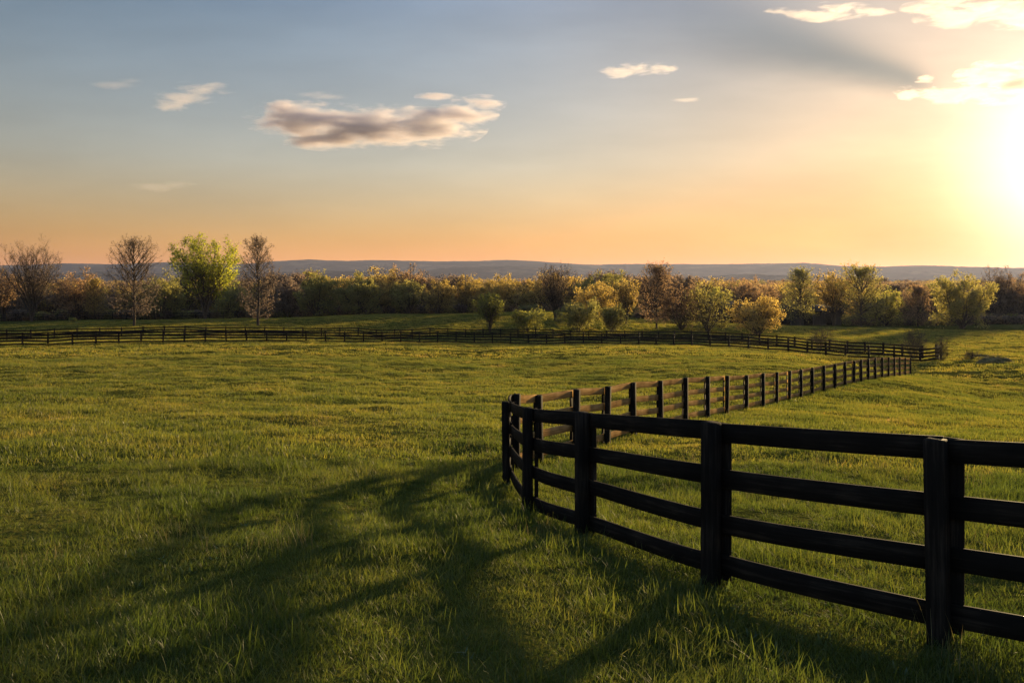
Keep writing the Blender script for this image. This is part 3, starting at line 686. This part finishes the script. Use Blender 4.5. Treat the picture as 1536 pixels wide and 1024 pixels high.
# ------------------------------------------------------------------ grass
def tuft(g, n_, rad, h0, h1, w, segs, bend):
    a = g.random(n_) * 6.283; r = rad * np.sqrt(g.random(n_)); base = np.stack([np.cos(a) * r, np.sin(a) * r, np.full(n_, -0.03)], -1)
    th = g.random(n_) * 6.283; dirv = np.stack([np.cos(th), np.sin(th), np.zeros(n_)], -1); side = np.stack([-np.sin(th), np.cos(th), np.zeros(n_)], -1)
    tw = g.normal(0, .5, n_)[:, None]; side = unit(side + dirv * tw)
    h = g.uniform(h0, h1, n_)[:, None] * (1 - 0.35 * (r / rad)[:, None] ** 2); bd = bend * g.uniform(0.2, 1.3, n_)[:, None]
    V = []; ww = w * g.uniform(.6, 1.25, n_)[:, None]
    for k_ in range(segs + 1):
        u = k_ / segs
        c = base + dirv * (h * bd * u ** 2) + np.array([0, 0, 1.]) * (h * u * (1 - 0.25 * bd * u)) 
        hw = ww * 0.5 * (1 - u ** 1.6) ** 0.8
        if k_ < segs: V += [c - side * hw, c + side * hw]
        else: V += [c]
    per = 2 * segs + 1; V = np.stack(V, 1).reshape(-1, 3); b = np.arange(n_) * per
    q = [np.stack([b + 2 * k_, b + 2 * k_ + 1, b + 2 * k_ + 3, b + 2 * k_ + 2], -1) for k_ in range(segs - 1)]
    t = np.stack([b + 2 * segs - 2, b + 2 * segs - 1, b + 2 * segs], -1)
    return V, q, t

def grass_mat(name, k, warm):
    return leaf_material(name, [(p, (c[0] * k * warm * 1.38, c[1] * k * 1.22, c[2] * k * 1.9)) for p, c in GC], (0.5, 1.65), spec=0.016, rough=0.45, wobble=0.3, gscale=0.28)
GC = [(0.0, (0.030, 0.052, 0.007)), (0.45, (0.070, 0.094, 0.012)), (0.82, (0.125, 0.132, 0.018)), (0.96, (0.17, 0.145, 0.028)), (1.0, (0.22, 0.17, 0.06))]
GRASS = grass_mat('shade_toned_grass_blades', 0.85, 0.95); GRASS_MID = grass_mat('meadow_grass_blades', 1.1, 1.08); STRAW = leaf_material('dry_grass_stalks', [(0.0, (0.16, 0.13, 0.05)), (0.5, (0.20, 0.16, 0.065)), (1.0, (0.27, 0.22, 0.10))], (0.4, 1.3), spec=0.02); WEED = leaf_material('broad_weed_leaves', [(0.0, (0.035, 0.06, 0.012)), (0.5, (0.06, 0.09, 0.02)), (1.0, (0.09, 0.11, 0.03))], (0.4, 1.5), spec=0.04)  # near grass toned darker, the foreground shade put into its colour
GRASS_FAR = grass_mat('sun_toned_grass_blades', 1.35, 1.18)  # far blades brighter and yellower, the sunlit look put into their colour
def grass():
    g = np.random.default_rng(5); protos = []
    spec = [(40, .13, .05, .125, .0062, 4, .6)] * 3 + [(26, .12, .10, .22, .0072, 5, .75)] * 2 + [(26, .26, .07, .17, .016, 2, .6)] * 2 + [(22, .55, .09, .20, .040, 2, .6)] * 2
    spec += [(9, .14, .22, .42, .0042, 4, .35), (13, .07, .05, .10, .030, 4, 1.3)]
    for i, s in enumerate(spec):
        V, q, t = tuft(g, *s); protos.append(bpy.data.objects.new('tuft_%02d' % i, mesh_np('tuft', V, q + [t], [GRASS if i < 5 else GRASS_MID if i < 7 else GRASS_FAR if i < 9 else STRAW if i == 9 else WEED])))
    PT = []; SC = []; IX = []
    def ring(r0, r1, dens, ang, ids, base, behind=False):
        n_ = int(dens * (r1 * r1 - r0 * r0) * ang)
        r = np.sqrt(g.random(n_) * (r1 * r1 - r0 * r0) + r0 * r0); t = g.uniform(-ang, ang, n_)
        x = r * np.sin(t); y = r * np.cos(t)
        clump = fbm(x / 1.1, y / 1.1, 70, 3); big = fbm(x / 5.5, y / 5.5, 80, 2)
        s = base * np.clip(1 + 1.0 * clump + 0.45 * big, 0.4, 2.2) * g.uniform(.75, 1.25, n_)
        ids = np.array(ids); ix = ids[g.integers(0, len(ids), n_)]
        PT.append(np.stack([x, y], -1)); SC.append(s); IX.append(ix); return x, y, clump
    rad = math.radians
    ring(0.5, 3.8, 45, math.pi, [0, 1, 2], 1.0)
    ring(3.8, 9, 130, rad(50), [0, 1, 2, 0, 1, 2, 3], 1.0)
    ring(9, 16, 85, rad(46), [0, 1, 2, 0, 1, 2, 4], 1.05)
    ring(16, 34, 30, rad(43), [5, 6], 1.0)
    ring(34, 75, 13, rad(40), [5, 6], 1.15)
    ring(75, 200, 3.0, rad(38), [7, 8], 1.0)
    # longer unmown grass in clumps and along the fence line
    n_ = 7000; r = np.sqrt(g.random(n_) * (20 ** 2 - 3.5 ** 2) + 3.5 ** 2); t = g.uniform(-rad(48), rad(48), n_); x = r * np.sin(t); y = r * np.cos(t)
    k_ = fbm(x / 1.1, y / 1.1, 70, 3) > 0.18; PT.append(np.stack([x, y], -1)[k_]); SC.append(g.uniform(.7, 1.15, k_.sum())); IX.append(g.integers(3, 5, k_.sum()))
    for n_, rr, k0, sd, s0, s1 in ((1500, 30, 9, 111, .6, 1.1), (2600, 22, 10, 141, .8, 1.7)):
        r = np.sqrt(g.random(n_) * (rr ** 2 - 3.5 ** 2) + 3.5 ** 2); t = g.uniform(-rad(48), rad(48), n_); x = r * np.sin(t); y = r * np.cos(t)
        k_ = fbm(x / 2.6, y / 2.6, sd, 3) > 0.12; PT.append(np.stack([x, y], -1)[k_]); SC.append(g.uniform(s0, s1, k_.sum())); IX.append(np.full(k_.sum(), k0))
    S = spline(near_posts, 40)[:, :2]; n_ = 1500; p = S[g.integers(0, len(S), n_)] + g.normal(0, .22, (n_, 2)); PT.append(p); SC.append(g.uniform(.35, .72, n_)); IX.append(g.integers(3, 5, n_))
    p = np.repeat(near_posts[:, :2], 7, 0); p = p + g.normal(0, .13, p.shape); PT.append(p); SC.append(g.uniform(.6, 1.1, len(p))); IX.append(g.integers(3, 5, len(p)))
    pts = np.concatenate(PT); s = np.concatenate(SC); ix = np.concatenate(IX); n_ = len(pts); z = ground(pts[:, 0], pts[:, 1])
    rot = np.column_stack([g.normal(0, .12, n_), g.normal(0, .12, n_), g.random(n_) * 6.283])
    o = scatter('grass', protos, np.column_stack([pts, z - 0.005]), rot, np.column_stack([s * .5 + .5, s * .5 + .5, s]), ix)
    tag(o, 'short green meadow grass with longer tufts, lit gold by the low sun', 'grass')
    print('grass tufts', n_)
grass()

# ------------------------------------------------------------------ sun, sky, haze
AZ, EL = math.radians(37.5), math.radians(7.0)
sdir = Vector((math.sin(AZ) * math.cos(EL), math.cos(AZ) * math.cos(EL), math.sin(EL)))
sl = bpy.data.lights.new('sun', 'SUN'); sl.energy = 4.2; sl.angle = math.radians(2.2); sl.color = (1.0, 0.72, 0.35)
so = bpy.data.objects.new('sun', sl); so.rotation_mode = 'QUATERNION'; so.rotation_quaternion = sdir.to_track_quat('Z', 'Y'); col.objects.link(so)

wd = bpy.data.worlds.new('World'); scene.world = wd; wd.use_nodes = True
nt = wd.node_tree; nt.nodes.clear(); lk = nt.links
out = N(nt, 'ShaderNodeOutputWorld'); bg = N(nt, 'ShaderNodeBackground'); sky = N(nt, 'ShaderNodeTexSky')
sky.sky_type = 'NISHITA'; sky.sun_disc = False; sky.sun_elevation = EL; sky.sun_rotation = AZ; sky.air_density = 1.0; sky.dust_density = 0.12; sky.ozone_density = 1.0; sky.altitude = 100
tc = N(nt, 'ShaderNodeTexCoord'); sp = N(nt, 'ShaderNodeSeparateXYZ'); lk.new(tc.outputs['Generated'], sp.inputs[0])
X_, Y_, Z_ = sp.outputs
el = mathn(nt, 'MAXIMUM', Z_, 0.0)
tint = ramp(nt, maprange(nt, el, 0, 0.5, 0, 1), [(0.0, (0.88, 0.35, 0.10)), (0.12, (0.93, 0.49, 0.24)), (0.30, (1.12, 0.845, 0.745)), (0.60, (0.93, 0.89, 0.94)), (0.76, (0.70, 0.83, 1.04)), (1.0, (1.9, 2.05, 2.3))])  # overhead sky, out of view, brightened to add fill light to the shadows
ml = N(nt, 'ShaderNodeMix', data_type='RGBA', blend_type='MULTIPLY'); ml.inputs[0].default_value = 1.0
lk.new(sky.outputs[0], ml.inputs[6]); lk.new(tint, ml.inputs[7])
# thin streaks of high cloud and the dusky beam that a cloud near the sun casts across the sky, both laid out by direction
yy = mathn(nt, 'MAXIMUM', Y_, 0.05); u = mathn(nt, 'DIVIDE', X_, yy); v = mathn(nt, 'DIVIDE', Z_, yy)
ax, az_ = (1425 - CX) / F, (HY - 142) / F; dx, dz = -0.955, 0.296
du = mathn(nt, 'SUBTRACT', u, ax); dv = mathn(nt, 'SUBTRACT', v, az_)
t_ = mathn(nt, 'ADD', mathn(nt, 'MULTIPLY', du, dx), mathn(nt, 'MULTIPLY', dv, dz))
s_ = mathn(nt, 'SUBTRACT', mathn(nt, 'MULTIPLY', dv, dx), mathn(nt, 'MULTIPLY', du, dz))
cb = N(nt, 'ShaderNodeCombineXYZ'); lk.new(mathn(nt, 'MULTIPLY', u, 3.0), cb.inputs[0]); lk.new(mathn(nt, 'MULTIPLY', v, 13.0), cb.inputs[1])
ns = N(nt, 'ShaderNodeTexNoise'); ns.inputs['Scale'].default_value = 1.0; ns.inputs['Detail'].default_value = 5; ns.inputs['Roughness'].default_value = 0.55; lk.new(cb.outputs[0], ns.inputs['Vector'])
w_ = mathn(nt, 'ADD', 0.014, mathn(nt, 'MULTIPLY', mathn(nt, 'MAXIMUM', t_, 0.0), 0.125))
q_ = mathn(nt, 'DIVIDE', mathn(nt, 'ADD', s_, mathn(nt, 'MULTIPLY', mathn(nt, 'SUBTRACT', ns.outputs['Fac'], 0.5), 0.035)), w_)
g_ = mathn(nt, 'EXPONENT', mathn(nt, 'MULTIPLY', mathn(nt, 'MULTIPLY', q_, q_), -1.0))
band = mathn(nt, 'MULTIPLY', mathn(nt, 'MULTIPLY', g_, maprange(nt, t_, 0.0, 0.06, 0, 1, True)), maprange(nt, t_, 0.12, 0.62, 1.0, 0.0, True))
# the low sun behind thin vapour: a golden veil and a white core round the sun's direction
dt = N(nt, 'ShaderNodeVectorMath', operation='DOT_PRODUCT'); lk.new(tc.outputs['Generated'], dt.inputs[0]); dt.inputs[1].default_value = sdir
an = mathn(nt, 'ARCCOSINE', mathn(nt, 'MINIMUM', dt.outputs['Value'], 1.0))
def lobe(wid, po): return mathn(nt, 'EXPONENT', mathn(nt, 'MULTIPLY', mathn(nt, 'POWER', mathn(nt, 'DIVIDE', an, math.radians(wid)), po), -1.0))
def addc(last, fac, colr):
    ga = N(nt, 'ShaderNodeVectorMath', operation='SCALE'); ga.inputs[0].default_value = colr; lk.new(fac, ga.inputs['Scale'])
    ad = N(nt, 'ShaderNodeVectorMath', operation='ADD'); lk.new(last, ad.inputs[0]); lk.new(ga.outputs[0], ad.inputs[1]); return ad.outputs[0]
def mulc(last, fac, colr):
    bc = N(nt, 'ShaderNodeMix', data_type='RGBA', blend_type='MULTIPLY'); lk.new(fac, bc.inputs[0]); lk.new(last, bc.inputs[6]); bc.inputs[7].default_value = (*colr, 1); return bc.outputs[2]
streak = mathn(nt, 'SUBTRACT', ns.outputs['Fac'], 0.5)
last = mulc(mulc(ml.outputs[2], lobe(27.0, 2.0), (0.66, 0.54, 0.40)), mathn(nt, 'MULTIPLY', lobe(20.0, 2.0), mathn(nt, 'EXPONENT', mathn(nt, 'MULTIPLY', el, -9.0))), (0.55, 0.46, 0.33))
last = addc(last, lobe(23.0, 2.0), (1.2, 0.95, 0.78))
last = addc(last, lobe(11.0, 2.0), (0.6, 0.7, 1.2))
last = addc(last, lobe(38.0, 2.0), (1.85, 1.12, 0.58))
last = addc(last, mathn(nt, 'MULTIPLY', lobe(14.0, 1.4), mathn(nt, 'MULTIPLY_ADD', streak, 1.1, 1.0)), (2.9, 1.75, 0.70))
st = mathn(nt, 'MULTIPLY_ADD', streak, 0.42, 1.0)
sc_ = N(nt, 'ShaderNodeVectorMath', operation='SCALE'); lk.new(last, sc_.inputs[0]); lk.new(st, sc_.inputs['Scale'])
last = mulc(sc_.outputs[0], mathn(nt, 'MULTIPLY', band, 0.95), (0.42, 0.52, 0.62))
last = mulc(last, mathn(nt, 'MULTIPLY', lobe(46.0, 2.0), mathn(nt, 'EXPONENT', mathn(nt, 'MULTIPLY', el, -13.0))), (0.96, 0.68, 0.13))
last = addc(last, lobe(6.6, 2.6), (9.0, 8.1, 6.8))
lk.new(last, bg.inputs['Color']); bg.inputs['Strength'].default_value = 0.05
lk.new(bg.outputs[0], out.inputs['Surface'])

def haze():
    m, nt, nd, lk = new_mat('haze_air'); out = N(nt, 'ShaderNodeOutputMaterial'); v = N(nt, 'ShaderNodeVolumePrincipled')
    v.inputs['Color'].default_value = (0.58, 0.64, 0.98, 1); v.inputs['Density'].default_value = 0.38e-4; v.inputs['Anisotropy'].default_value = 0.36
    lk.new(v.outputs[0], out.inputs['Volume'])
    a = np.array([-12500, -11500, ZMIN - 1.0]); b = np.array([12500, 11500, ZTOP + 25.0])
    V = np.array([[(a, b)[i][0], (a, b)[j][1], (a, b)[k_][2]] for i in (0, 1) for j in (0, 1) for k_ in (0, 1)])
    tag(link('haze', mesh_np('haze', V, [[[0, 1, 3, 2], [4, 6, 7, 5], [0, 4, 5, 1], [2, 3, 7, 6], [0, 2, 6, 4], [1, 5, 7, 3]]], [m])), kind='stuff')
    print('haze z', a[2], b[2])
haze()

# ------------------------------------------------------------------ clouds (real volumes a few kilometres off, above the haze)
def cloud_material(dens, scale, ell, rag, soft, tone):
    """vapour that thins towards the rim of the ellipsoids 'ell' (centre, radii) and is torn by noise"""
    m, nt, nd, lk = new_mat('cloud_vapour'); out = N(nt, 'ShaderNodeOutputMaterial'); v = N(nt, 'ShaderNodeVolumePrincipled')
    tc = N(nt, 'ShaderNodeTexCoord'); mp = N(nt, 'ShaderNodeMapping'); mp.inputs['Scale'].default_value = (0.8, 0.9, 3.2)
    mp.inputs['Rotation'].default_value = (0, math.radians(-8), 0)
    lk.new(tc.outputs['Object'], mp.inputs[0])
    n1 = N(nt, 'ShaderNodeTexNoise'); n1.inputs['Scale'].default_value = scale; n1.inputs['Detail'].default_value = 9; n1.inputs['Roughness'].default_value = 0.66; n1.inputs['Distortion'].default_value = 0.35
    lk.new(mp.outputs[0], n1.inputs['Vector']); m.cycles.volume_step_rate = 0.35
    f = None
    for c, r in ell:
        q = N(nt, 'ShaderNodeVectorMath', operation='SUBTRACT'); q.inputs[1].default_value = c; lk.new(tc.outputs['Object'], q.inputs[0])
        q2 = N(nt, 'ShaderNodeVectorMath', operation='DIVIDE'); q2.inputs[1].default_value = r; lk.new(q.outputs[0], q2.inputs[0])
        q3 = N(nt, 'ShaderNodeVectorMath', operation='LENGTH'); lk.new(q2.outputs[0], q3.inputs[0])
        g_ = mathn(nt, 'MAXIMUM', mathn(nt, 'SUBTRACT', 1.0, q3.outputs['Value']), 0.0)
        f = g_ if f is None else mathn(nt, 'SMOOTH_MAX', f, g_, 0.15)
    d = mathn(nt, 'ADD', f, mathn(nt, 'MULTIPLY', mathn(nt, 'SUBTRACT', n1.outputs['Fac'], 0.5), rag))
    lk.new(maprange(nt, d, 0.16, 0.16 + soft, 0.0, dens, True), v.inputs['Density'])
    v.inputs['Color'].default_value = (*tone, 1); v.inputs['Anisotropy'].default_value = 0.42
    lk.new(v.outputs[0], out.inputs['Volume'])
    return m
import bmesh
def cloud(label, d, blobs, dens=0.004, scale=0.004, rag=2.6, soft=0.5, deep=0.3, tone=(0.93, 0.89, 0.92)):
    """blobs: (px, py, rx, ry) in pixels of the photograph at distance d"""
    k = d / F; cx, cy_ = np.mean([b[0] for b in blobs]), np.mean([b[1] for b in blobs]); root = P(cx, cy_, d); bm = bmesh.new(); ell = []
    for (px, py, rx, ry) in blobs:
        c = P(px, py, d) - root; r = np.array([rx * k, max(rx * k * deep, ry * k), ry * k]) * 1.32; ell.append((tuple(c), tuple(r)))
        for vv in bmesh.ops.create_icosphere(bm, subdivisions=4, radius=1.0)['verts']: vv.co = Vector((vv.co.x * r[0] + c[0], vv.co.y * r[1] + c[1], vv.co.z * r[2] + c[2]))
    me = bpy.data.meshes.new('cloud'); bm.to_mesh(me); bm.free()
    o = link('cloud', me); o.location = root
    md = o.modifiers.new('join', 'REMESH'); md.mode = 'VOXEL'; md.voxel_size = max(b[3] for b in blobs) * k / 8
    dg = bpy.context.evaluated_depsgraph_get(); nm = bpy.data.meshes.new_from_object(o.evaluated_get(dg)); o.modifiers.clear(); o.data = nm; nm.name = 'cloud'
    nm.materials.clear(); nm.materials.append(cloud_material(dens, scale, ell, rag, soft, tone))
    tag(o, label, 'cloud', 'clouds in the evening sky')
cloud('large flat grey cloud with glowing right edge, in the middle of the sky', 6500, [(470, 182, 84, 22), (560, 192, 92, 27), (500, 205, 72, 16), (640, 190, 72, 26), (690, 172, 46, 20), (722, 156, 30, 11), (425, 172, 34, 16), (420, 156, 26, 6), (655, 146, 28, 5)], dens=0.010, deep=0.55, scale=.0042, soft=0.65, rag=2.6, tone=(0.76, 0.73, 0.81))
cloud('small pinkish cloud left of the large grey cloud', 6500, [(302, 136, 40, 12), (280, 146, 40, 12), (255, 158, 30, 9), (322, 130, 22, 8)], dens=0.0042, rag=3.0, scale=.0045, soft=.8)
cloud('thin pink wisp just above the left end of the large grey cloud', 6500, [(472, 141, 28, 5), (496, 145, 30, 4.5)], dens=0.0026, rag=2.6, soft=.8)
cloud('small bright ragged cloud high between the large grey cloud and the sun', 6500, [(928, 108, 30, 8), (955, 104, 32, 9), (982, 103, 28, 8), (940, 101, 20, 6)], dens=0.0040, rag=3.8, scale=.0065, soft=.6)
cloud('tiny bright streak of cloud below the small ragged cloud', 6500, [(1031, 150, 22, 3.2), (1040, 148.5, 12, 2.4)], dens=0.003, rag=1.6, scale=.006)
cloud('bright streaky cloud at the top edge of the sky', 6500, [(1200, 22, 40, 6), (1240, 24, 44, 7), (1262, 14, 40, 9), (1300, 18, 30, 6), (1180, 18, 28, 5), (1325, 19, 16, 4)], dens=0.0042, rag=3.8, scale=.0055, soft=.6)
cloud('large torn bright cloud in the top right corner', 6500, [(1395, 14, 36, 12), (1430, 26, 50, 14), (1480, 16, 52, 18), (1520, 24, 40, 18), (1555, 20, 50, 24), (1420, 8, 40, 10)], dens=0.0042, rag=3.8, scale=.005, soft=.6)
cloud('brilliant puffy cloud right above the sun', 6500, [(1366, 140, 22, 9), (1395, 142, 26, 9), (1430, 146, 36, 11), (1465, 140, 34, 12), (1462, 116, 26, 14), (1495, 112, 40, 18), (1530, 120, 44, 24), (1500, 146, 46, 12), (1388, 120, 14, 6)], dens=0.009, rag=3.2, scale=.0055, soft=.5)
cloud('faint mauve wisp low in the sky at the left', 6500, [(232, 280, 38, 7), (262, 277, 36, 6), (285, 276, 20, 4)], dens=0.0014, rag=2.2, soft=.8)
cloud('faint grey wisp left of the small pinkish cloud', 6500, [(172, 127, 38, 6), (196, 122, 26, 5)], dens=0.0016, rag=2.2, soft=.8)

# ------------------------------------------------------------------ camera
cam = bpy.data.cameras.new('camera'); cam.sensor_width = 36; cam.lens = F / 1536 * 36; cam.shift_y = -(512 - HY) / 1536; cam.clip_start = 0.05; cam.clip_end = 60000
co = bpy.data.objects.new('camera', cam); co.location = (0, 0, CZ); co.rotation_euler = (math.pi / 2, 0, 0); col.objects.link(co); scene.camera = co

scene.view_settings.view_transform = 'Standard'; scene.view_settings.look = 'None'; scene.view_settings.exposure = 1.5; scene.view_settings.gamma = 1
scene.render.engine = 'CYCLES'
cy = scene.cycles; cy.max_bounces = 6; cy.diffuse_bounces = 2; cy.glossy_bounces = 2; cy.transmission_bounces = 4; cy.volume_bounces = 1; cy.transparent_max_bounces = 8
cy.use_denoising = True; cy.sample_clamp_indirect = 6
